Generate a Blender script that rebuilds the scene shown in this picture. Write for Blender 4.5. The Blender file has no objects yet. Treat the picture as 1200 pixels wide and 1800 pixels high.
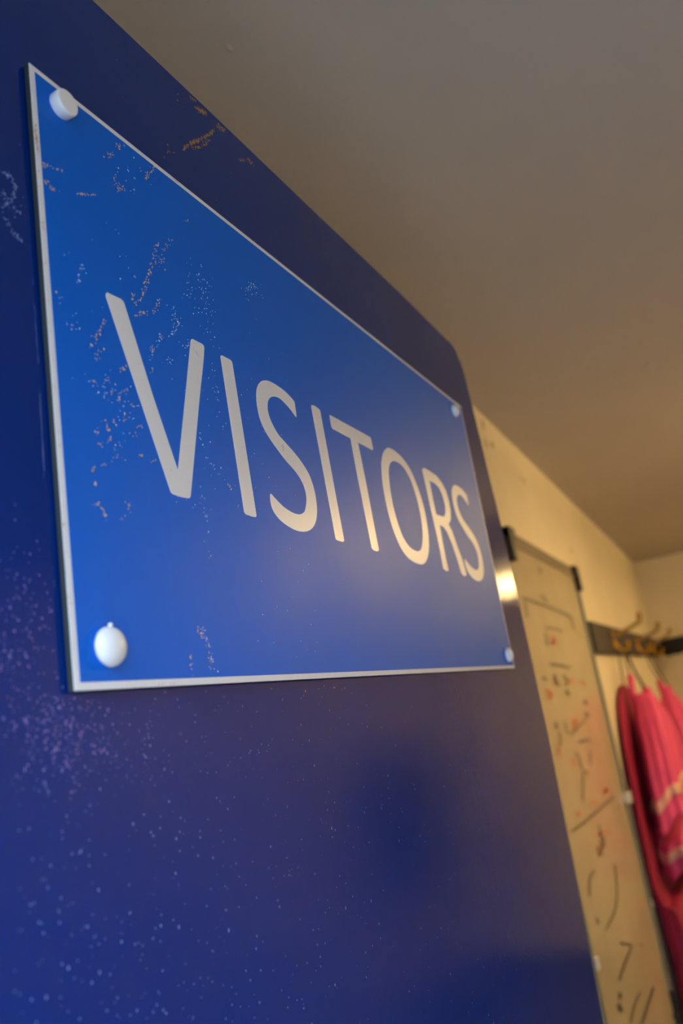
import bpy, bmesh, math, random
from mathutils import Vector, Matrix, noise
from mathutils.geometry import tessellate_polygon
random.seed(7)
sc = bpy.context.scene
COL = sc.collection
CZ = 1.57                                   # camera height above the floor
# ---------------------------------------------------------------- camera
cam = bpy.data.cameras.new('camera'); cam_ob = bpy.data.objects.new('camera', cam); COL.objects.link(cam_ob)
sc.camera = cam_ob
cam.sensor_fit = 'VERTICAL'; cam.sensor_height = 36; cam.sensor_width = 24; cam.lens = 28.806
cam_ob.matrix_world = Matrix(((0.89119, 0.24316, 0.38294, 0), (0.42658, -0.16212, -0.88980, 0), (-0.15428, 0.95634, -0.24820, CZ), (0, 0, 0, 1)))
cam.clip_start = 0.01; cam.clip_end = 100
cam.dof.use_dof = True; cam.dof.focus_distance = 0.50; cam.dof.aperture_fstop = 6.3
# ---------------------------------------------------------------- world, lamps, exposure
w = bpy.data.worlds.new('world'); sc.world = w; w.use_nodes = True
bg = w.node_tree.nodes['Background']
# overcast sky: dull at the horizon, bright overhead
_tc = w.node_tree.nodes.new('ShaderNodeTexCoord'); _sx = w.node_tree.nodes.new('ShaderNodeSeparateXYZ'); _mr = w.node_tree.nodes.new('ShaderNodeMapRange')
w.node_tree.links.new(_tc.outputs['Generated'], _sx.inputs[0]); w.node_tree.links.new(_sx.outputs['Z'], _mr.inputs['Value'])
_mr.inputs['From Min'].default_value = .15; _mr.inputs['From Max'].default_value = .9
_mr.inputs['To Min'].default_value = 0.5; _mr.inputs['To Max'].default_value = 10.0
w.node_tree.links.new(_mr.outputs[0], bg.inputs[1]); bg.inputs[0].default_value = (0.66, 0.82, 1.0, 1)
TUBE_STRENGTH = 51.0
LAMP_COL = (1.0, 0.67, 0.26)
sc.view_settings.view_transform = 'Standard'; sc.view_settings.look = 'None'
sc.view_settings.exposure = 1.0; sc.view_settings.gamma = 1; sc.view_settings.use_curve_mapping = False
LET = {
 'V': [(37.9,190.2),(38.3,191.7),(39.3,192.7),(48.8,193.3),(50.5,192.8),(51.3,191.7),(66.8,144.4),(80.2,108.6),(93.5,152.3),(104.9,190.4),(105.7,192.0),(107.1,192.7),(116.0,192.9),(117.5,192.3),(117.6,190.7),(115.4,182.4),(106.9,156.3),(88.6,96.5),(87.9,95.3),(86.8,94.7),(81.3,94.2),(74.5,94.5),(73.0,94.9),(72.2,95.8),(57.2,137.0)],
 'I': [(133.4,190.7),(133.8,191.7),(135.2,192.4),(143.6,192.5),(145.2,192.0),(145.7,190.6),(149.8,95.4),(149.4,94.5),(148.5,94.1),(145.0,93.8),(139.0,94.2),(137.7,94.7),(137.1,95.6)],
 'S': [(217.8,176.2),(218.0,185.9),(216.9,187.3),(214.4,188.6),(206.4,191.1),(197.1,192.3),(190.1,192.5),(184.2,191.8),(178.0,189.5),(173.3,185.8),(170.0,181.2),(168.3,175.8),(167.8,169.3),(168.7,161.9),(172.1,155.5),(177.4,150.2),(185.0,144.7),(194.4,138.8),(203.3,134.6),(209.5,130.2),(213.1,125.7),(214.6,120.1),(213.4,114.0),(209.9,108.2),(206.8,105.8),(200.8,103.9),(192.6,103.9),(182.8,106.0),(174.9,109.5),(170.6,111.8),(169.6,112.2),(168.4,111.1),(167.9,107.4),(168.5,103.3),(171.3,99.6),(177.0,96.2),(184.2,94.0),(191.9,92.6),(200.0,92.4),(208.9,93.9),(216.0,96.9),(221.9,101.7),(225.8,108.2),(227.5,115.0),(227.6,123.1),(225.8,130.1),(222.5,136.2),(216.4,141.6),(209.0,146.3),(198.3,151.4),(189.9,155.3),(185.3,159.3),(181.9,163.9),(180.3,169.0),(180.9,173.7),(183.0,177.7),(187.3,181.2),(193.6,183.1),(199.5,183.1),(206.1,181.0),(211.6,178.5),(215.9,175.9)],
 'I2': [(242.2,190.2),(243.0,191.4),(244.5,192.0),(248.7,192.4),(253.7,191.6),(255.2,191.1),(255.5,189.8),(260.7,94.3),(258.4,92.9),(251.0,93.0),(248.4,93.5),(247.8,94.4)],
 'T': [(269.8,190.5),(270.0,191.2),(271.1,191.6),(338.1,191.3),(340.3,190.8),(340.8,189.8),(341.6,181.3),(339.1,179.8),(313.3,180.3),(315.4,151.4),(318.2,94.0),(315.1,92.6),(308.9,92.6),(305.5,93.9),(301.6,148.7),(300.4,180.4),(271.5,180.8),(269.8,182.1),(269.7,183.7)],
 'Oo': [(373.2,189.9),(362.6,183.8),(355.8,175.8),(352.0,168.0),(348.9,154.9),(348.5,139.9),(350.2,126.7),(354.7,113.4),(362.9,101.7),(372.2,95.4),(383.1,92.2),(395.2,91.0),(409.0,92.3),(420.5,98.7),(428.3,107.5),(433.6,120.1),(436.0,134.0),(435.5,147.6),(432.1,158.7),(426.7,169.4),(418.1,180.0),(404.9,187.4),(393.3,190.2),(382.8,191.1)],
 'Oi': [(382.0,180.0),(373.6,176.2),(367.8,170.1),(364.4,160.4),(362.7,148.1),(363.1,135.0),(366.2,123.0),(371.9,112.0),(381.1,105.1),(390.9,102.5),(400.6,102.5),(408.4,105.1),(414.9,111.8),(420.0,121.6),(422.7,133.3),(422.7,146.1),(420.0,158.5),(414.8,169.1),(405.3,177.3),(393.9,180.6)],
 'R': [(450.1,186.6),(455.9,189.5),(470.0,189.3),(487.7,188.0),(500.4,183.0),(508.3,175.8),(511.0,166.2),(510.5,156.1),(505.0,146.0),(495.9,140.1),(501.9,135.0),(509.4,119.9),(517.8,106.1),(521.2,92.5),(512.8,90.4),(505.9,92.5),(501.5,105.8),(494.6,121.5),(486.5,131.5),(479.1,135.2),(469.3,135.9),(468.8,115.6),(469.1,102.4),(470.2,92.3),(464.8,90.8),(456.7,92.6),(456.9,110.3),(455.7,128.6),(453.2,148.2),(451.8,170.2)],
 'Ri': [(464.6,178.5),(479.2,178.5),(489.0,175.8),(495.0,169.1),(496.7,159.5),(493.6,152.0),(488.3,147.3),(481.9,145.9),(473.4,145.7),(465.7,145.5),(464.6,156.9),(464.5,169.2)],
 'S2': [(573.8,172.4),(572.9,178.4),(567.7,184.8),(556.9,189.0),(543.9,188.8),(532.5,183.3),(526.6,176.3),(523.5,166.9),(525.4,155.6),(535.0,143.2),(550.4,132.8),(562.8,124.0),(568.1,114.3),(565.6,106.6),(557.5,100.7),(544.6,101.3),(536.1,105.1),(531.3,109.6),(527.1,104.2),(531.2,96.9),(540.7,91.3),(552.0,88.4),(562.9,89.6),(572.6,94.0),(581.1,103.7),(584.4,114.5),(581.6,128.5),(572.7,140.2),(558.5,150.3),(546.1,158.8),(540.9,168.4),(540.7,173.6),(545.8,177.1),(554.4,177.1),(565.9,174.1)],
}
# ---------------------------------------------------------------- helpers
def srgb(r, g, b):
    f = lambda c: (c/255/12.92) if c/255 <= .04045 else ((c/255+.055)/1.055)**2.4
    return (f(r), f(g), f(b), 1)
class NT:
    def __init__(s, name):
        s.m = bpy.data.materials.new(name); s.m.use_nodes = True; s.t = s.m.node_tree
        s.b = s.t.nodes['Principled BSDF']
    def n(s, kind, **kw):
        nd = s.t.nodes.new(kind)
        for k, v in kw.items():
            if k.startswith('i_'): nd.inputs[k[2:].replace('_', ' ')].default_value = v
            else: setattr(nd, k, v)
        return nd
    def l(s, a, b): s.t.links.new(a, b)
def mat(name, col, rough=.5, metal=0, spec=.5, var=.0, vscale=8, bump=0, bscale=60, stretch=None, coat=0, transl=0):
    t = NT(name); b = t.b
    b.inputs['Base Color'].default_value = col; b.inputs['Roughness'].default_value = rough
    b.inputs['Metallic'].default_value = metal; b.inputs['Specular IOR Level'].default_value = spec
    b.inputs['Coat Weight'].default_value = coat
    tc = t.n('ShaderNodeTexCoord'); src = tc.outputs['Object']
    if stretch:
        mp = t.n('ShaderNodeMapping'); mp.inputs['Scale'].default_value = stretch
        t.l(src, mp.inputs[0]); src = mp.outputs[0]
    if var:
        nz = t.n('ShaderNodeTexNoise', i_Scale=vscale, i_Detail=5.0, i_Roughness=.6); t.l(src, nz.inputs['Vector'])
        rp = t.n('ShaderNodeValToRGB')
        rp.color_ramp.elements[0].position = .3; rp.color_ramp.elements[1].position = .7
        rp.color_ramp.elements[0].color = tuple(c*(1-var) for c in col[:3])+(1,)
        rp.color_ramp.elements[1].color = tuple(min(1, c*(1+var)) for c in col[:3])+(1,)
        t.l(nz.outputs['Fac'], rp.inputs[0]); t.l(rp.outputs[0], b.inputs['Base Color'])
    if bump:
        n2 = t.n('ShaderNodeTexNoise', i_Scale=bscale, i_Detail=4.0); t.l(src, n2.inputs['Vector'])
        bp = t.n('ShaderNodeBump', i_Strength=bump, i_Distance=.002); t.l(n2.outputs['Fac'], bp.inputs['Height'])
        t.l(bp.outputs[0], b.inputs['Normal'])
    return t.m
def link(name, me, m, parent=None):
    if m is not None: me.materials.append(m)
    o = bpy.data.objects.new(name, me); COL.objects.link(o)
    if parent: o.parent = parent
    return o
def mesh(name, verts, faces, m, parent=None, smooth=False):
    me = bpy.data.meshes.new(name); me.from_pydata([tuple(v) for v in verts], [], faces); me.update()
    bm = bmesh.new(); bm.from_mesh(me); bmesh.ops.recalc_face_normals(bm, faces=bm.faces); bm.to_mesh(me); bm.free()
    if smooth:
        for p in me.polygons: p.use_smooth = True
    return link(name, me, m, parent)
def bmobj(name, bm, m, parent=None, smooth=False):
    me = bpy.data.meshes.new(name); bmesh.ops.recalc_face_normals(bm, faces=bm.faces); bm.to_mesh(me); bm.free()
    if smooth:
        for p in me.polygons: p.use_smooth = True
    return link(name, me, m, parent)
def box(bm, a, b, bev=0, segs=2):
    r = bmesh.ops.create_cube(bm, size=1)
    vs = r['verts']
    for v in vs:
        for i in range(3): v.co[i] = (a[i]+b[i])/2 + v.co[i]*(b[i]-a[i])
    if bev:
        es = list({e for v in vs for e in v.link_edges})
        bmesh.ops.bevel(bm, geom=es, offset=bev, segments=segs, affect='EDGES', profile=.5)
def boxobj(name, a, b, m, parent=None, bev=0, segs=2):
    bm = bmesh.new(); box(bm, a, b, bev, segs); return bmobj(name, bm, m, parent)
def tube(bm, pts, rad, n=10):
    pts = [Vector(p) for p in pts]; rings = []
    rads = rad if isinstance(rad, (list, tuple)) else [rad]*len(pts)
    for i, p in enumerate(pts):
        d = (pts[min(i+1, len(pts)-1)]-pts[max(i-1, 0)]).normalized()
        u = d.cross(Vector((0.13, 0.2, 1))).normalized(); v = d.cross(u)
        rings.append([bm.verts.new(p+(u*math.cos(2*math.pi*k/n)+v*math.sin(2*math.pi*k/n))*rads[i]) for k in range(n)])
    for a, b in zip(rings, rings[1:]):
        for k in range(n): bm.faces.new((a[k], a[(k+1) % n], b[(k+1) % n], b[k]))
    bm.faces.new(rings[0][::-1]); bm.faces.new(rings[-1])
def spline(pts, k=5, closed=False):
    pts = [Vector(p) for p in pts]; n = len(pts); out = []
    rng = range(n if closed else n-1)
    for i in rng:
        g = (lambda j: pts[j % n]) if closed else (lambda j: pts[max(0, min(n-1, j))])
        p0, p1, p2, p3 = g(i-1), g(i), g(i+1), g(i+2)
        for s in range(k):
            t = s/k
            out.append(.5*((2*p1)+(p2-p0)*t+(2*p0-5*p1+4*p2-p3)*t*t+(3*p1-p0-3*p2+p3)*t**3))
    if not closed: out.append(pts[-1])
    return out
def tag(o, label=None, cat=None, group=None, kind=None):
    if label: o['label'] = label
    if cat: o['category'] = cat
    if group: o['group'] = group
    if kind: o['kind'] = kind
    return o
def thing(name, label, cat, loc=(0, 0, 0), rotz=0, group=None):
    o = bpy.data.objects.new(name, None); COL.objects.link(o); o.location = loc; o.rotation_euler = (0, 0, rotz)
    o.empty_display_size = .05
    return tag(o, label, cat, group)
# ---------------------------------------------------------------- materials
M_wall = mat('cream_wall_paint', srgb(226, 214, 190), .75, var=.05, vscale=3, bump=.25, bscale=90)
M_ceil = mat('ceiling_paint', srgb(200, 192, 184), .8, var=.03, vscale=2, bump=.12, bscale=45)
M_floor = mat('vinyl_floor', srgb(78, 74, 73), .4, var=.15, vscale=14)
M_white = mat('white_vinyl', srgb(232, 232, 236), .32, bump=.02, bscale=300)
M_cap = mat('white_plastic_cap', srgb(238, 238, 240), .25, bump=.05, bscale=300)
M_edge = mat('grey_composite_edge', srgb(52, 58, 60), .5)
M_alu = mat('dull_aluminium', srgb(122, 128, 118), .5, metal=.2)
M_toprail = mat('shaded_aluminium_rail', srgb(112, 98, 84), .5)  # aluminium of the top rail, its shade put into a darker brown
M_black = mat('black_plastic', srgb(24, 24, 22), .45)
M_board = mat('whiteboard_enamel', srgb(198, 184, 158), .18, var=.06, vscale=6)
M_ink = mat('dried_black_ink', srgb(72, 64, 48), .5)
M_redink = mat('dried_red_ink', srgb(176, 100, 76), .5)
M_rail = mat('dark_grey_wood', srgb(40, 31, 31), .6, var=.25, vscale=10, stretch=(8, 1, 8), bump=.2, bscale=60)
M_brass = mat('brass', srgb(215, 160, 40), .35, metal=.9)
M_bronze = mat('aged_brass', srgb(160, 128, 66), .4, metal=.5)
M_cord = mat('black_cord', srgb(26, 28, 24), .7)
M_pink = mat('pink_mesh_fabric', srgb(228, 78, 140), .75, var=.12, vscale=14, bump=.5, bscale=400)
M_mag = mat('magenta_fabric', srgb(150, 18, 70), .8, var=.2, vscale=9, bump=.5, bscale=300)
M_strip = mat('grey_reflective_strip', srgb(232, 178, 166), .5, bump=.2, bscale=300)
M_dark = mat('dark_cloth', srgb(20, 22, 34), .8)
M_mud = mat('tan_dried_mud', srgb(204, 162, 120), .85, var=.35, vscale=200)
M_grit = mat('pale_grit', srgb(214, 214, 222), .6, var=.3, vscale=200)
M_rust = mat('mustard_scrape', srgb(156, 118, 40), .8, var=.4, vscale=150)
M_chip = mat('pale_blue_chips', srgb(108, 134, 190), .5, var=.5, vscale=90)
M_dust_glint = mat('mauve_dust_glint', srgb(106, 100, 170), .55, var=.3, vscale=90)  # dust on the door, coloured mauve as if glinting with reflected light
M_smear = mat('pale_smear', srgb(70, 96, 170), .5, var=.3, vscale=300)
def paint(name, c0, c1, rough, wv, bump, speckle):
    """gloss paint with vertical brush marks; c0/c1 two close tints laid on patchily"""
    t = NT(name); b = t.b
    tc = t.n('ShaderNodeTexCoord')
    nz = t.n('ShaderNodeTexNoise', i_Scale=5.0, i_Detail=6.0, i_Roughness=.65); t.l(tc.outputs['Object'], nz.inputs['Vector'])
    mx = t.n('ShaderNodeMix', data_type='RGBA'); mx.inputs[6].default_value = c0; mx.inputs[7].default_value = c1
    t.l(nz.outputs['Fac'], mx.inputs[0]); t.l(mx.outputs[2], b.inputs['Base Color'])
    mp = t.n('ShaderNodeMapping'); mp.inputs['Scale'].default_value = (wv, wv, wv*.12)
    t.l(tc.outputs['Object'], mp.inputs[0])
    n2 = t.n('ShaderNodeTexNoise', i_Scale=1.0, i_Detail=5.0, i_Roughness=.6); t.l(mp.outputs[0], n2.inputs['Vector'])
    n3 = t.n('ShaderNodeTexNoise', i_Scale=speckle, i_Detail=3.0); t.l(tc.outputs['Object'], n3.inputs['Vector'])
    ad = t.n('ShaderNodeMath', operation='ADD'); t.l(n2.outputs['Fac'], ad.inputs[0]); t.l(n3.outputs['Fac'], ad.inputs[1])
    bp = t.n('ShaderNodeBump', i_Strength=bump, i_Distance=.001); t.l(ad.outputs[0], bp.inputs['Height']); t.l(bp.outputs[0], b.inputs['Normal'])
    rr = t.n('ShaderNodeMapRange'); rr.inputs['To Min'].default_value = rough*.75; rr.inputs['To Max'].default_value = rough*1.35
    t.l(nz.outputs['Fac'], rr.inputs[0]); t.l(rr.outputs[0], b.inputs['Roughness'])
    return t.m
M_door = paint('navy_gloss_paint', (0, .017, .145, 1), (0, .028, .22, 1), 0.06, 300, .09, 500)
M_sign = paint('blue_sign_vinyl', (0, .115, .62, 1), (0, .145, .73, 1), .42, 180, .035, 700)
M_sign.node_tree.nodes['Principled BSDF'].inputs['Specular IOR Level'].default_value = .15
M_door.node_tree.nodes['Principled BSDF'].inputs['Specular IOR Level'].default_value = .32
# ---------------------------------------------------------------- the room (x right, y along the left wall, z up)
XL, XR, YF, YB, CE = -.42, 2.0, 5.5, -.06, CZ+.70
def struct(o): o['kind'] = 'structure'; return o
struct(boxobj('floor', (XL-.1, YB-.1, -.1), (XR+.1, YF+.1, 0), M_floor))
ceil = struct(boxobj('ceiling', (XL-.1, YB-.1, CE), (XR+.1, YF+.1, CE+.1), M_ceil))
wl = struct(boxobj('wall_left', (XL-.1, YB-.1, 0), (XL, YF+.1, CE), M_wall))
struct(boxobj('wall_right', (XR, YB-.1, 0), (XR+.1, YF+.1, CE), M_wall))
struct(boxobj('wall_far', (XL, YF, 0), (XR, YF+.1, CE), M_wall))
DX0, DX1, DH = -.27, .62, 1.985              # the doorway the camera stands in
bm = bmesh.new()
box(bm, (XL, YB-.1, 0), (DX0, YB+.0, CE)); box(bm, (DX1, YB-.1, 0), (XR, YB+.0, CE)); box(bm, (DX0, YB-.1, DH), (DX1, YB+.0, CE))
struct(bmobj('wall_back', bm, M_wall))
struct(boxobj('ground', (-12, -24, -.25), (12, YB-.101, -.12), mat('concrete_yard', srgb(95, 96, 96), .9, var=.1)))
# paint drips on the ceiling
bm = bmesh.new()
for x, y, r in ((-.317, .638, .0035), (-.02, 1.079, .004), (-.007, 1.984, .008), (.05, .9, .003), (-.24, .72, .002), (-.1, .75, .002), (-.2, .80, .0015), (-.12, .95, .002), (.0, 1.3, .0025)):
    for k in range(3):
        g = bmesh.ops.create_icosphere(bm, subdivisions=2, radius=r*(1-.3*k))
        ox, oy = random.uniform(-1, 1)*r, random.uniform(-1.5, 1.5)*r
        for v in g['verts']: v.co = Vector((v.co.x*.8+x+ox*k, v.co.y*1.3+y+oy*k, v.co.z*.8+CE))
tag(bmobj('paint_drip', bm, M_ceil, ceil, True), kind='stuff')
# scuffs and old screw holes on the left wall
bm = bmesh.new()
for y, z, r in ((1.955, .668, .009), (1.945, .615, .008), (2.01, .625, .008), (2.30, .60, .005), (2.34, .60, .006), (2.96, .47, .008), (2.6, .45, .003), (2.9, .60, .003)):
    for k in range(5):
        a = random.uniform(0, 6.28); yy, zz = y+random.uniform(-r, r), CZ+z+random.uniform(-r, r); q = r*random.uniform(.5, .9)
        bm.faces.new([bm.verts.new((XL+.0004+.00005*k, yy+q*math.cos(a+t*1.05)*random.uniform(.7, 1), zz+q*math.sin(a+t*1.05))) for t in range(6)])
tag(bmobj('wall_mark', bm, mat('wall_scuff', srgb(84, 72, 56), .8), wl), kind='stuff')
# ---------------------------------------------------------------- the blue door, open along the left wall
TH = math.radians(2.2); D = .242            # the door stands 2.2 degrees off the wall
def doorframe(ob, xoff):                    # local: x = out of the door, y along it, z above the camera height
    ob.matrix_world = Matrix.Rotation(-TH, 4, 'Z'); ob.location = Matrix.Rotation(-TH, 4, 'Z') @ Vector((-D+xoff, 0, 0)) + Vector((0, 0, CZ))
ST = .0042                                  # sign thickness incl. standoff
y0, y1, zt, zb, R, T = .02, .921, .4185, -CZ+.02, .052, .044
prof = [(y0, zb), (.934, zb), (.934, -.45)]+[(p.x, p.y) for p in spline([Vector(q) for q in ((.937, -.335, 0), (.947, -.245, 0), (.955, -.155, 0), (.961, -.05, 0), (.959, .05, 0), (.950, .19, 0), (.939, .29, 0), (.930, .36, 0), (.926, .388, 0), (.918, .407, 0), (.904, .417, 0), (.885, .4215, 0))], 3)]
prof += [(.74, .4215), (.56, .4195), (.40, .4185), (y0, .416)]
bm = bmesh.new()
fr = [bm.verts.new((0, y, z)) for y, z in prof]; bk = [bm.verts.new((-T, y, z)) for y, z in prof]
bm.faces.new(fr); bm.faces.new(bk[::-1])
for i in range(len(prof)):
    j = (i+1) % len(prof); bm.faces.new((fr[i], bk[i], bk[j], fr[j]))
bmesh.ops.bevel(bm, geom=[e for e in bm.edges if abs(e.verts[0].co.x) < 1e-6 and abs(e.verts[1].co.x) < 1e-6], offset=.0025, segments=3, affect='EDGES')
door = bmobj('door_1', bm, M_door); doorframe(door, -ST)
tag(door, 'navy blue gloss painted door with scuffs, standing open with a visitors sign', None, None, 'structure')
# pixel -> door plane (only used to lay marks where they are on the door)
import numpy as np
_R = np.array([[0.87416179, -0.24920332, -0.41681995], [0.46047588, 0.15266141, 0.87444637], [-0.15428261, -0.95634314, 0.24820289]])
def dp(px, py, d=D):
    v = _R @ np.array([px-600, py-900, 1440.28]); s = -d/v[0]; return (v[1]*s, v[2]*s)
def flakes(bm, spots, x, smin, smax, aspect=1.6, lift=.0002):
    """tiny irregular flat chips (each a low dome) at (y,z)"""
    for (y, z) in spots:
        r = random.uniform(smin, smax)*(.5+.5*random.random()); n = 6; a0 = random.uniform(0, 6.28); st = random.uniform(1, aspect)
        c = bm.verts.new((x+lift*1.6, y, z)); ring = []
        for k in range(n):
            a = a0+k*2*math.pi/n; q = r*random.uniform(.6, 1.1)
            ring.append(bm.verts.new((x+lift*.2, y+q*math.cos(a), z+q*math.sin(a)*st)))
        for k in range(n): bm.faces.new((c, ring[k], ring[(k+1) % n]))
def along(poly, count, spread, d=D):
    out = []
    seg = [math.dist(a, b) for a, b in zip(poly, poly[1:])]; tot = sum(seg) or 1
    for _ in range(count):
        t = random.random()*tot; i = 0
        while i < len(seg)-1 and t > seg[i]: t -= seg[i]; i += 1
        if seg: f = t/seg[i]; p = [poly[i][q]+(poly[i+1][q]-poly[i][q])*f for q in (0, 1)]
        else: p = list(poly[0])
        out.append(dp(p[0]+random.gauss(0, spread), p[1]+random.gauss(0, spread), d))
    return out
DD = D+ST
insign = lambda y, z: .2438-.002 < y < .870 and .0265 < z < .331
bm = bmesh.new(); sp = []
while len(sp) < 650:
    px, py = random.uniform(20, 1000), random.uniform(1215, 1800)
    if random.random() > .35+.65*math.exp(-((px-420)/330)**2): continue
    y, z = dp(px, py, DD)
    if y < .93 and not insign(y, z): sp.append((y, z))
for _ in range(60):
    y, z = dp(random.uniform(150, 700), random.uniform(60, 560), DD)
    if z < .408 and not insign(y, z): sp.append((y, z))
sp += along([(0, 300), (20, 312), (28, 330), (22, 352), (4, 362)], 90, 2, DD)+along([(8, 380), (18, 402), (38, 424)], 50, 1.8, DD)+along([(4, 335), (28, 380)], 40, 6, DD)
flakes(bm, [s for s in sp], 0, .00015, .00055, 2.2, .00015)
tag(bmobj('paint_chip', bm, M_chip, door), kind='stuff')
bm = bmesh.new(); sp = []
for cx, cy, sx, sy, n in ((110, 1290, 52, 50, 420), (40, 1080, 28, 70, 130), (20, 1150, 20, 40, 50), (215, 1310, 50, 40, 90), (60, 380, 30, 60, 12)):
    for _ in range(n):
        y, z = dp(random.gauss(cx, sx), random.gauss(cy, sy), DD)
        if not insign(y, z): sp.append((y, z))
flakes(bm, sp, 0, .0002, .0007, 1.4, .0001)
tag(bmobj('dust_glint_fleck', bm, M_dust_glint, door), kind='stuff')  # rough dust; its mauve colour stands in for a reflected glint
bm = bmesh.new()
sp = along([(322, 262), (335, 252), (350, 246), (364, 238), (376, 230)], 260, 1.8, DD)+along([(340, 260), (358, 256), (366, 248)], 60, 2, DD)+along([(343, 188), (352, 194), (362, 200)], 120, 1.8, DD)+along([(334, 170), (344, 178)], 40, 2.5, DD)+along([(384, 216), (390, 228), (396, 226)], 80, 3, DD)+along([(421, 280), (430, 284)], 30, 1.5, DD)+along([(434, 276), (444, 292)], 30, 1.5, DD)+along([(290, 272), (300, 262)], 10, 4, DD)
sp = [q for q in sp if q[1] < .416]
sp += along([(470, 1218), (520, 1213), (620, 1208)], 14, 5, DD)+along([(375, 1250), (395, 1252)], 4, 3, DD)
flakes(bm, sp, 0, .0002, .0009, 1.2, .0001)
tag(bmobj('scrape', bm, M_rust, door), kind='stuff')
# raised ridge of dried paint left of the sign
bm = bmesh.new()
for a, b in (((49, 360), (58, 500)), ((60, 520), (68, 640)), ((70, 680), (78, 840))):
    pts = []
    for k in range(12):
        f = k/11; y, z = dp(a[0]+(b[0]-a[0])*f, a[1]+(b[1]-a[1])*f, DD); pts.append((0, y+random.uniform(-.0002, .0002), z))
    tube(bm, pts, [random.uniform(.0002, .0006) for _ in pts], 6)
bmobj('paint_ridge', bm, M_door, door, True)

# ---------------------------------------------------------------- the sign
sign = thing('sign', 'glossy blue sign reading VISITORS in white, screwed to the navy door', 'sign')
doorframe(sign, 0)
OY, OZ, SW, SH = .2438, .0285, .6235, .3
SL = -.0012
def sg(u, v): return (OY+u/1000, OZ+v/1000)
boxobj('backing_board', (-.0034, OY+SL, OZ), (-.0005, OY+SW, OZ+SH), M_edge, sign, .0003)
boxobj('white_border', (-.0007, OY+SL+.0003, OZ+.0002), (-.0001, OY+SW-.0002, OZ+SH-.0002), M_white, sign, .0001, 1)
boxobj('blue_face', (-.0003, OY+SL+.0034, OZ+.0034), (0, OY+SW-.0024, OZ+SH-.0032), M_sign, sign)
def slab(name, loops, x0, x1, m, parent):
    bm = bmesh.new(); flat = [v for lp in loops for v in lp]
    vf = [bm.verts.new((x1, *v)) for v in flat]; vb = [bm.verts.new((x0, *v)) for v in flat]
    for t in tessellate_polygon([[Vector((0, *v)) for v in lp] for lp in loops]): bm.faces.new([vf[i] for i in t])
    o = 0
    for lp in loops:
        n = len(lp)
        for i in range(n): a, b = o+i, o+(i+1) % n; bm.faces.new((vf[a], vf[b], vb[b], vb[a]))
        o += n
    return bmobj(name, bm, m, parent)
def smooth2(pts, k=5): return [(p.x, p.y) for p in spline([Vector((a, b, 0)) for a, b in pts], k, True)]
LX0, LX1 = -.0001, .00012
for key in 'V I S I2 T O R S2'.split():
    if key == 'O': loops = [smooth2(LET['Oo'], 4), smooth2(LET['Oi'], 4)]
    elif key == 'R': loops = [LET['R'], LET['Ri']]
    elif key == 'S': loops = [smooth2(LET['S'], 3)]
    elif key == 'S2': loops = [smooth2([(523.6+(u-167.8)*1.015, v-3.2) for u, v in LET['S']], 3)]
    else: loops = [LET[key]]
    slab('letter', [[sg(*p) for p in lp] for lp in loops], LX0, LX1, M_white, sign)
# caps over the four screws
def cap(u, v, r, h, flat, nub=False):
    bm = bmesh.new(); y, z = sg(u, v); n = 32
    if flat: prof = [(r*.96, 0), (r*1.0, .0004), (r*1.02, h*.8), (r*.99, h*.92), (r*.93, h*.985), (r*.88, h), (r*.86, h)]
    else: prof = [(r*.9, 0), (r, .0010), (r*.98, h*.35), (r*.88, h*.6), (r*.70, h*.8), (r*.42, h*.95), (r*.15, h)]
    rings = []
    for rr, x in prof:
        rings.append([bm.verts.new((x, y+rr*math.cos(2*math.pi*k/n), z+rr*1.0*math.sin(2*math.pi*k/n))) for k in range(n)])
    for a, b in zip(rings, rings[1:]):
        for k in range(n): bm.faces.new((a[k], a[(k+1) % n], b[(k+1) % n], b[k]))
    bm.faces.new(rings[-1])
    if nub:
        g = bmesh.ops.create_icosphere(bm, subdivisions=2, radius=.0011)
        for q in g['verts']: q.co += Vector((.0028, y-.0005, z+r*1.02))
    o = bmobj('screw_cap', bm, M_cap, sign, True)
    return o
cap(17.0, 286.5, .0068, .0062, True); cap(19.2, 17.5, .0086, .0062, False, True)
cap(589.5, 284.5, .0074, .0062, False); cap(604.3, 14.2, .0078, .0062, False)
# mud and grit on the sign
P = []
def mk(poly, n, s): return along(poly, n, s)
mud = mk([(76, 288), (92, 296), (110, 301)], 22, 2)+mk([(78, 318), (90, 331), (102, 337)], 16, 2)+mk([(131, 341), (168, 343)], 22, .8)
mud += mk([(186, 280), (200, 262), (220, 249)], 26, 4)+mk([(205, 300), (203, 325), (214, 338)], 22, 3)+mk([(200, 325), (235, 336)], 10, 3)
mud += mk([(275, 286), (268, 296), (256, 316)], 40, 2.2)+mk([(327, 388)], 6, 2)+mk([(276, 425), (271, 448), (262, 480), (252, 508)], 60, 2.2)
mud += mk([(300, 420), (285, 445), (278, 470)], 30, 4)+mk([(232, 515), (238, 536), (248, 526), (254, 508)], 30, 1.5)+mk([(280, 525), (275, 540), (270, 550)], 20, 2.5)
mud += mk([(240, 555), (250, 550), (258, 552)], 20, 2)+mk([(183, 565), (168, 596), (158, 612)], 24, 3)+mk([(178, 612), (166, 642)], 10, 2.5)+mk([(96, 512), (104, 514)], 5, 1)
mud += [q for c in ((167, 671), (187, 669), (215, 649), (222, 689), (182, 737), (200, 742), (222, 733), (233, 715), (246, 751), (239, 764), (178, 781), (193, 771), (204, 803), (182, 814), (164, 827), (250, 801), (270, 810), (167, 852), (171, 885), (187, 909), (226, 887), (267, 652), (283, 591), (267, 617), (217, 648), (183, 565), (164, 822), (196, 690), (210, 700), (172, 760), (188, 757)) for q in mk([c], 5, 3)]
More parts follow.
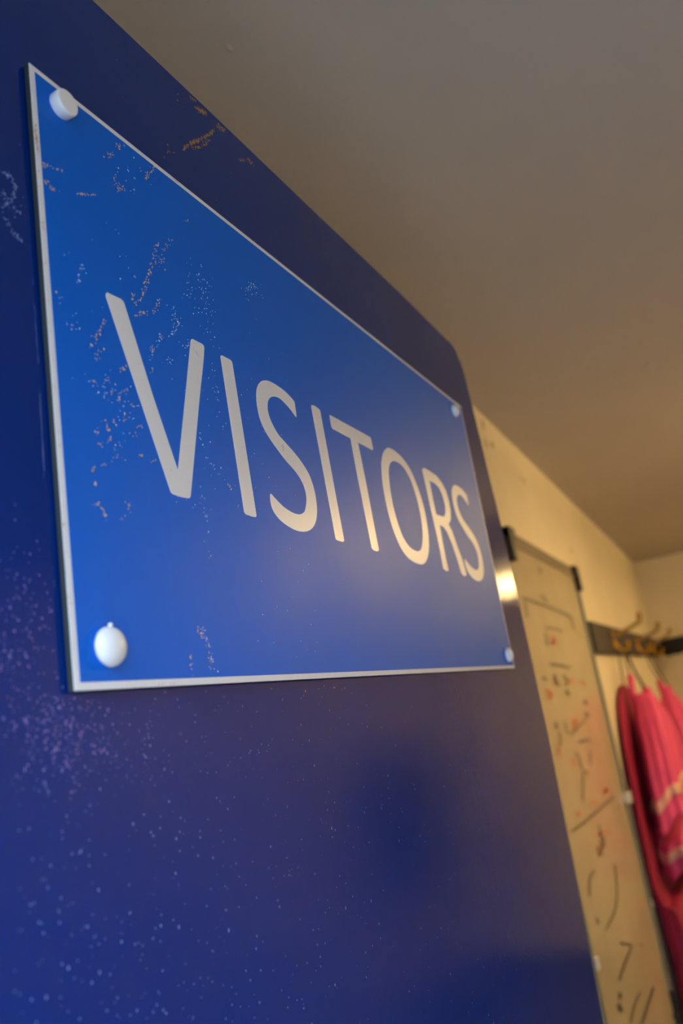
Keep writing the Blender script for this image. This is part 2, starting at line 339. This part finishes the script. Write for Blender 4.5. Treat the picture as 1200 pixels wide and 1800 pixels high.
mud += mk([(171, 880), (187, 910)], 10, 2)+mk([(211, 914), (226, 903), (229, 885)], 9, 1.5)+mk([(333, 1150), (335, 1172), (340, 1190)], 14, 1.5)+mk([(347, 1100), (355, 1120)], 14, 2.5)+mk([(400, 851), (407, 862)], 6, 1)
grit = mk([(300, 538), (308, 557), (315, 567), (303, 580), (300, 592)], 40, 3.5)+mk([(283, 591), (267, 617), (263, 633)], 24, 3)+mk([(292, 633), (310, 640)], 10, 5)+mk([(325, 600), (330, 612)], 14, 5)
grit += mk([(352, 760), (360, 800), (380, 830), (398, 845)], 20, 1.5)+mk([(352, 868), (362, 905), (365, 960), (372, 990)], 18, 2)+mk([(370, 640), (380, 700), (395, 760)], 22, 4)
grit += mk([(355, 480), (362, 540), (370, 600)], 60, 9)+mk([(445, 510)], 26, 8)+mk([(440, 505)], 10, 5)+mk([(330, 520), (345, 470)], 20, 7)
grit += mk([(355, 1105), (366, 1130), (376, 1180)], 36, 3)+mk([(150, 455), (141, 475), (135, 500)], 14, 2)+mk([(112, 446), (160, 480)], 6, 4)+mk([(100, 530), (140, 577)], 10, 8)+mk([(125, 577), (138, 577)], 6, 1.5)
grit += mk([(160, 670), (230, 700), (200, 800)], 60, 14)+mk([(245, 330), (205, 280)], 12, 12)+mk([(180, 380), (230, 480), (160, 560)], 12, 14)
grit += [dp(random.uniform(300, 520), random.uniform(560, 900)) for _ in range(60)]+[dp(random.uniform(450, 560), random.uniform(960, 1160)) for _ in range(20)]
ok = lambda l: [p for p in l if OY+.001 < p[0] < OY+SW-.004 and OZ+.003 < p[1] < OZ+SH-.003]
bm = bmesh.new(); flakes(bm, ok(mud), .00002, .0002, .0007, 1.6, .0003); tag(bmobj('mud_speck', bm, M_mud, sign), kind='stuff')
bm = bmesh.new(); flakes(bm, ok(grit), .00002, .00016, .0005, 1.4, .0003); tag(bmobj('grit_speck', bm, M_grit, sign), kind='stuff')
bm = bmesh.new(); flakes(bm, [(OY+SL+random.uniform(.0004, .002), OZ+.2585-random.gauss(0, .0045)) for _ in range(60)]+[(OY+SL+random.uniform(.0004, .0016), OZ+random.uniform(.01, .24)) for _ in range(34)]+[(OY+.055+random.gauss(0,.004), OZ+.0012) for _ in range(6)]+[(OY+.11+random.gauss(0,.002), OZ+SH-.0012) for _ in range(8)], 0, .0002, .0006, 1.8, .0002)
tag(bmobj('rust_spot', bm, M_mud, sign), kind='stuff')
# fine cracks in the white letters and a scratched patch near the bottom
bm = bmesh.new()
for a, b, wd in (((339, 612), (350, 627), .5), ((362, 1124), (373, 1180), 2.0), ((496, 782), (498, 793), .8), ((484, 540), (500, 520), 1.2)):
    for k in range(26):
        f = random.random(); px, py = a[0]+(b[0]-a[0])*f+random.gauss(0, wd*.7), a[1]+(b[1]-a[1])*f
        y, z = dp(px, py); r = .0006*wd*.5
        bm.faces.new([bm.verts.new((.00014 if wd < 1 else .00003, y+r*.35*math.cos(t), z+r*2.4*math.sin(t))) for t in (0, 1.57, 3.14, 4.71)])
tag(bmobj('scratch', bm, M_smear, sign), kind='stuff')
bm = bmesh.new()
spots = [q for c in ((243, 638), (247, 671), (238, 667), (262, 700), (270, 722), (281, 750), (300, 820), (342, 697), (329, 850), (438, 876), (497, 787), (435, 900), (495, 920), (505, 918), (459, 701)) for q in mk([c], 2, 2)]
flakes(bm, spots, .00013, .0001, .0003, 1.5, .0001); tag(bmobj('dark_fleck', bm, M_rust, sign), kind='stuff')

# ---------------------------------------------------------------- whiteboard on the left wall
B0, B1, BT, BB = 1.895, 2.85, CZ+.388, CZ-.995
wb = thing('whiteboard', 'wall whiteboard with faded scribbles and black corners, between blue door and coat rack', 'whiteboard', (XL, (B0+B1)/2, BB))
def L(p): return (p[0]-XL, p[1]-(B0+B1)/2, p[2]-BB)
def lbox(nm, a, b, m, par=wb, bev=.001): return boxobj(nm, L(a), L(b), m, par, bev)
lbox('writing_surface', (XL+.002, B0+.01, BB+.01), (XL+.005, B1-.01, BT-.01), M_board)
F = .02
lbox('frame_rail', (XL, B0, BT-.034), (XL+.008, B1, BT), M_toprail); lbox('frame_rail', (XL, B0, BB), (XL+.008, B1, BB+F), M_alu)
lbox('frame_rail', (XL, B0, BB+F), (XL+.0055, B0+F, BT-.034), M_alu); lbox('frame_rail', (XL, B1-F, BB+F), (XL+.013, B1, BT-.034), M_alu)
def corner(y, z, sy, sz):
    bm = bmesh.new()
    a = (XL-.0+.0005, min(y, y-sy*.055), min(z, z-sz*.03)); b = (XL+.024, max(y, y-sy*.055), max(z, z-sz*.03))
    box(bm, L(a), L(b), .004)
    a = (XL+.0005, min(y, y-sy*.028), min(z, z-sz*.085)); b = (XL+.0242, max(y, y-sy*.028), max(z, z-sz*.085))
    box(bm, L(a), L(b), .004)
    bmobj('corner_cap', bm, M_black, wb)
for y, sy in ((B0-.002, -1), (B1+.002, 1)):
    for z, sz in ((BT+.002, 1), (BB-.002, -1)): corner(y, z, sy, sz)
lbox('frame_clip', (XL+.007, B1-.028, CZ-.375), (XL+.024, B1+.012, CZ-.345), M_white); lbox('frame_clip', (XL+.007, B1-.01, CZ-.685), (XL+.014, B1+.008, CZ-.665), M_white)
lbox('frame_clip', (XL+.004, B0+.012, CZ-.575), (XL+.010, B0+.034, CZ-.553), M_white)
# handwriting: pixel polylines projected on the board surface (tr from room directions)
_C = np.array([[0.89119, -0.24316, -0.38294], [0.42658, 0.16212, 0.88980], [-0.15428, -0.95634, 0.24820]])
def bp_(px, py, x=XL+.0054):
    v = _C @ np.array([px-600, py-900, 1440.28]); s = x/v[0]; return Vector((x, v[1]*s, CZ+v[2]*s))
def stroke(bm, poly, wpx, k=4):
    pts = [Vector((a, b, 0)) for a, b in poly]
    if len(pts) > 2: pts = spline(pts, k)
    L_, R_ = [], []
    for i, p in enumerate(pts):
        d = (pts[min(i+1, len(pts)-1)]-pts[max(0, i-1)]).normalized(); nrm = Vector((-d.y, d.x, 0))*wpx/2
        a = bp_(p.x+nrm.x, p.y+nrm.y); b = bp_(p.x-nrm.x, p.y-nrm.y)
        L_.append(bm.verts.new(L(a))); R_.append(bm.verts.new(L(b)))
    for i in range(len(pts)-1): bm.faces.new((L_[i], L_[i+1], R_[i+1], R_[i]))
blk = [([(918, 1050), (960, 1066), (1003, 1083)], 4), ([(922, 1055), (926, 1085)], 3), ([(1003, 1083), (1008, 1108)], 3), ([(950, 1046), (961, 1058)], 4), ([(947, 998), (950, 1008)], 4),
 ([(958, 1104), (972, 1105), (988, 1110)], 4), ([(958, 1112), (962, 1135)], 3), ([(966, 1168), (985, 1170), (1002, 1174)], 5), ([(974, 1186), (978, 1200), (984, 1205)], 5), ([(990, 1185), (997, 1200), (992, 1205)], 4),
 ([(953, 1190), (960, 1196)], 6), ([(994, 1213), (1000, 1222)], 6), ([(1027, 1230), (1030, 1238)], 6), ([(976, 1270), (978, 1282)], 5), ([(993, 1270), (1000, 1290), (1030, 1265)], 3), ([(1030, 1252), (1032, 1262)], 7),
 ([(982, 1288), (986, 1310)], 3), ([(1016, 1305), (1036, 1300)], 5), ([(1010, 1326), (1016, 1328), (1022, 1352)], 3), ([(1036, 1320), (1038, 1345)], 3), ([(1022, 1360), (1028, 1355), (1034, 1362)], 3), ([(1024, 1360), (1024, 1410)], 3),
 ([(1004, 1462), (1030, 1443), (1056, 1420), (1078, 1400)], 4), ([(1052, 1450), (1058, 1490), (1055, 1505), (1048, 1490)], 3), ([(1060, 1470), (1062, 1490)], 3), ([(1045, 1530), (1036, 1545), (1036, 1575)], 4), ([(1048, 1614), (1052, 1624)], 4), ([(1080, 1520), (1084, 1560), (1082, 1595), (1064, 1635)], 3),
 ([(1090, 1658), (1099, 1660), (1110, 1664), (1098, 1692), (1088, 1724)], 4.5), ([(1125, 1658), (1127, 1664)], 5), ([(1088, 1745), (1091, 1756)], 6), ([(1086, 1765), (1092, 1780)], 8), ([(1124, 1744), (1114, 1770), (1108, 1798)], 4), ([(1149, 1736), (1138, 1765), (1128, 1798)], 5)]
red = [([(965, 1117), (975, 1125), (968, 1130), (978, 1132)], 6), ([(976, 1190), (974, 1205)], 5), ([(1000, 1195), (1010, 1200)], 8), ([(1022, 1196), (1026, 1204)], 6), ([(958, 1212), (970, 1222), (960, 1228)], 7), ([(1004, 1270), (1014, 1266), (1008, 1282)], 6),
 ([(1006, 1335), (1010, 1345)], 5), ([(1060, 1392), (1066, 1386), (1064, 1398)], 6), ([(1014, 1428), (1020, 1434)], 7), ([(1040, 1415), (1050, 1410)], 6), ([(980, 1310), (984, 1330)], 4), ([(1045, 1470), (1070, 1460)], 4), ([(1050, 1485), (1056, 1497)], 4)]
bm = bmesh.new()
for p, wd in blk: stroke(bm, p, wd)
tag(bmobj('black_marker_writing', bm, M_ink, wb), kind='stuff')
bm = bmesh.new()
for p, wd in red: stroke(bm, p, wd)
tag(bmobj('red_marker_writing', bm, M_redink, wb), kind='stuff')

# ---------------------------------------------------------------- coat rack beyond the board
RY0, RY1, RZ0, RZ1 = 2.86, 5.46, CZ+.098, CZ+.205
rack = thing('coat_rack', 'dark wooden wall coat rack with brass hooks, past the whiteboard', 'coat rack', (XL, (RY0+RY1)/2, CZ+.15))
def LR(p): return (p[0]-XL, p[1]-(RY0+RY1)/2, p[2]-(CZ+.15))
boxobj('rail', LR((XL, RY0, RZ0)), LR((XL+.022, RY1, RZ1)), M_rail, rack, .003)
HY = (3.36, 4.22, 5.02)
for hy in HY:
    X = XL+.022
    pl = boxobj('mounting_plate', LR((X, hy-.012, CZ+.115)), LR((X+.004, hy+.012, CZ+.185)), M_brass, rack, .0015)
    bm = bmesh.new()
    pts = spline([LR(p) for p in ((X, hy, CZ+.166), (X+.025, hy, CZ+.172), (X+.06, hy, CZ+.183), (X+.09, hy, CZ+.194), (X+.108, hy, CZ+.206), (X+.113, hy, CZ+.224))], 4)
    tube(bm, pts, .0085, 12)
    g = bmesh.ops.create_uvsphere(bm, u_segments=14, v_segments=10, radius=.0125)
    for v in g['verts']: v.co += Vector(LR((X+.113, hy, CZ+.226)))
    bmobj('coat_hook', bm, M_bronze, rack, True)
    bm = bmesh.new()
    pts = spline([LR(p) for p in ((X, hy, CZ+.142), (X+.012, hy, CZ+.118), (X+.03, hy, CZ+.104), (X+.046, hy, CZ+.112), (X+.05, hy, CZ+.128))], 4)
    tube(bm, pts, .006, 12)
    g = bmesh.ops.create_uvsphere(bm, u_segments=12, v_segments=8, radius=.008)
    for v in g['verts']: v.co += Vector(LR((X+.05, hy, CZ+.130)))
    bmobj('garment_hook', bm, M_brass, rack, True)
# ---------------------------------------------------------------- garments on the hooks
def garment(name, label, cx, cy, prof, m, seed, group=None, band=None, tilt=0, ex=.75, nf=9, amp=.16):
    """draped cloth: prof = [(z, rx, ry, dx, dy)]; folds run down it; an open double-walled shell"""
    t = thing(name, label, 'garment', (cx, cy, CZ+prof[-1][0]), 0, group); z0 = prof[-1][0]
    keys = spline([Vector((p[0], p[1], p[2])) for p in prof], 6); offs = spline([Vector((p[3], p[4], 0)) for p in prof], 6)
    N = 96
    def pt(i, f, grow):
        z, rx, ry = keys[i]; a = 2*math.pi*f
        c, s = math.cos(a), math.sin(a)
        u = math.copysign(abs(c)**ex, c); v = math.copysign(abs(s)**ex, s)
        drop = min(1, i/(len(keys)*.35))
        wob = 1+amp*drop*(math.sin(nf*a+seed+1.2*math.sin(3*z))+.55*math.sin((nf*2+1)*a+seed*2+2*z))*.6+.10*noise.noise(Vector((c*2+seed, s*2, z*5)))
        x = offs[i].x+u*rx*wob+math.copysign(grow, c)*abs(c); y = offs[i].y+v*ry*(1+(wob-1)*.4)+math.copysign(grow, s)*abs(s)
        x = max(x, XL-cx+.004)
        return Vector((x, y, z-z0+tilt*x*drop+.012*math.sin(5*a+seed)*drop*(i/len(keys))))
    bm = bmesh.new(); rows = [[bm.verts.new(pt(i, k/N, 0)) for k in range(N)] for i in range(len(keys))]
    for a, b in zip(rows, rows[1:]):
        for k in range(N): bm.faces.new((a[k], a[(k+1) % N], b[(k+1) % N], b[k]))
    bm.faces.new(rows[0])
    o = bmobj('cloth_body', bm, m, t, True)
    md = o.modifiers.new('thick', 'SOLIDIFY'); md.thickness = .002
    if band:
        for (za, zb2) in band:
            idx = [i for i in range(len(keys)) if zb2 <= keys[i].x <= za]
            if len(idx) < 2: continue
            bm = bmesh.new(); rows = [[bm.verts.new(pt(i, k/N, .0025)) for k in range(N)] for i in idx]
            for a, b in zip(rows, rows[1:]):
                for k in range(N): bm.faces.new((a[k], a[(k+1) % N], b[(k+1) % N], b[k]))
            q = bmobj('reflective_strip', bm, M_strip, t, True); q.modifiers.new('thick', 'SOLIDIFY').thickness = .001
    return t
def loop(t, pts, r=.003):
    bm = bmesh.new(); loc = t.location
    tube(bm, spline([Vector(p)-loc for p in pts], 5), r, 8); bmobj('hanging_loop', bm, M_cord, t, True)
hx = XL+.022+.036
GR = 'pink garments on the coat rack'
g = garment('sports_bib', 'short bright pink bib with a slanting pale strip, on the nearest hook', -.322, 3.2,
    [(-.06, .028, .03, -.010, .08), (-.09, .040, .06, -.006, .06), (-.14, .050, .10, -.004, .04), (-.2, .050, .14, .004, .02), (-.3, .054, .18, .006, 0), (-.40, .057, .20, .007, 0), (-.45, .058, .20, .007, 0), (-.485, .058, .20, .007, 0)], M_pink, 1.3, GR, [(-.375, -.425)], .6, .8, 6, .17)
def strap(t, pts, w=.014, m=None):
    bm = bmesh.new(); loc = t.location; tube(bm, spline([Vector(p)-loc for p in pts], 5), w, 10); bmobj('shoulder_strap', bm, m or M_pink, t, True)
strap(g, [(-.362, 3.26, CZ-.085), (-.365, 3.27, CZ-.04), (-.360, 3.29, CZ+.008)], .012); strap(g, [(-.300, 3.26, CZ-.11), (-.310, 3.28, CZ-.08), (-.318, 3.30, CZ-.05)], .016)
loop(g, [(hx-.006, 3.345, CZ+.10), (hx-.006, 3.33, CZ+.05), (-.360, 3.29, CZ+.0)]); loop(g, [(hx+.004, 3.345, CZ+.10), (-.345, 3.32, CZ+.03), (-.318, 3.30, CZ-.05)])
g = garment('sports_bib', 'coral pink bib hanging from the second hook, behind the slant-striped bib', -.315, 4.22,
    [(-.06, .014, .02, -.01, 0), (-.10, .03, .06, -.004, 0), (-.18, .05, .12, .004, 0), (-.3, .066, .16, .01, 0), (-.5, .078, .18, .01, 0), (-.66, .08, .18, .01, 0)], M_pink, 4.1, GR, [(-.50, -.56)], .3, .8, 6, .18)
strap(g, [(-.335, 4.2, CZ-.09), (-.338, 4.2, CZ-.06), (-.336, 4.2, CZ-.03)], .013); strap(g, [(-.300, 4.21, CZ-.11), (-.302, 4.21, CZ-.09), (-.306, 4.21, CZ-.065)], .013)
loop(g, [(hx-.004, 4.205, CZ+.10), (hx, 4.2, CZ+.05), (-.336, 4.2, CZ-.03)])
loop(g, [(hx+.01, 4.205, CZ+.10), (hx+.02, 4.21, CZ+.05), (-.306, 4.21, CZ-.06)])
g = garment('sports_bib', 'lower pink bib with level pale strip, under the nearest bib', -.322, 3.56,
    [(-.08, .02, .04, -.02, .03), (-.2, .045, .09, 0, .03), (-.38, .056, .10, .0, .02), (-.50, .062, .16, .0, -.03), (-.53, .067, .30, .0, -.18), (-.56, .068, .33, .0, -.21), (-.60, .068, .33, .0, -.21), (-.64, .066, .33, .0, -.21)], M_pink, 2.2, GR, [(-.555, -.60)], .15, .8, 5, .13)
loop(g, [(hx, 3.375, CZ+.10), (hx, 3.42, CZ+.05), (-.345, 3.58, CZ-.08)])
g = garment('long_coat', 'long magenta garment hanging behind the pink bibs beside the whiteboard', -.403, 3.36,
    [(-.02, .006, .03, 0, 0), (-.05, .009, .15, 0, 0), (-.11, .010, .26, 0, 0), (-.22, .011, .36, 0, 0), (-.38, .012, .42, 0, 0), (-.62, .012, .44, .0, 0), (-.70, .02, .44, .010, 0), (-.76, .042, .44, .034, 0), (-1.2, .048, .44, .040, 0), (-1.38, .048, .44, .040, 0)], M_mag, 3.3, None, None, 0, .55, 6, .10)
loop(g, [(XL+.030, 3.355, CZ+.10), (XL+.026, 3.355, CZ+.05), (-.400, 3.355, CZ-.02)])
g = garment('cloth_cap', 'small dark cloth cap at the far end of the coat rack', -.27, 5.25,
    [(.19, .03, .03, 0, 0), (.18, .09, .09, 0, 0), (.14, .115, .11, 0, 0), (.10, .12, .11, 0, 0)], M_dark, .3, None, None, 0, .9, 5, .03)
g['category'] = 'hat'
# ---------------------------------------------------------------- strip light (seen only mirrored in the door's gloss)
t = NT('lit_tube'); t.b.inputs['Base Color'].default_value = (.9, .9, .9, 1); t.b.inputs['Emission Color'].default_value = (*LAMP_COL, 1); t.b.inputs['Emission Strength'].default_value = TUBE_STRENGTH
M_enamel = mat('white_enamel', srgb(230, 228, 220), .4)
for lx, ly, hl, sep, lab in ((.93, 4.45, .2, .055, 'far twin tube ceiling light, mirrored as two yellow glints beside the sign'), (.90, 2.6, .36, .042, 'near twin tube ceiling light, mirrored as a soft glow under the sign lettering')):
    lt = thing('ceiling_light', lab, 'light', (lx, ly, CE), 0, 'strip lights on the ceiling')
    boxobj('housing', (-.075, -hl-.06, -.075), (.075, hl+.06, 0), M_enamel, lt, .004)
    for s in (-1, 1):
        bm = bmesh.new(); tube(bm, [(s*sep, -hl, -.1), (s*sep, hl, -.1)], .013, 16); bmobj('lamp_tube', bm, t.m, lt, True)
        for e in (-1, 1): boxobj('tube_holder', (s*sep-.012, e*(hl+.015)-.015, -.118), (s*sep+.012, e*(hl+.015)+.015, -.075), M_white, lt, .002)
# dark coat on the right wall, mirrored in the lower door
gcoat = garment('long_coat', 'dark coat on the right-hand wall, mirrored as a dark patch in the door', 1.86, 4.7,
    [(-.10, .02, .05, 0, 0), (-.16, .05, .16, 0, 0), (-.3, .08, .27, 0, 0), (-.6, .09, .3, 0, 0), (-.95, .09, .3, 0, 0)], M_dark, 5.3, None, None, 0, .8, 7, .08)
boxobj('hook_peg', (.0, -.01, .85), (.1, .01, .87), M_brass, gcoat, .002)
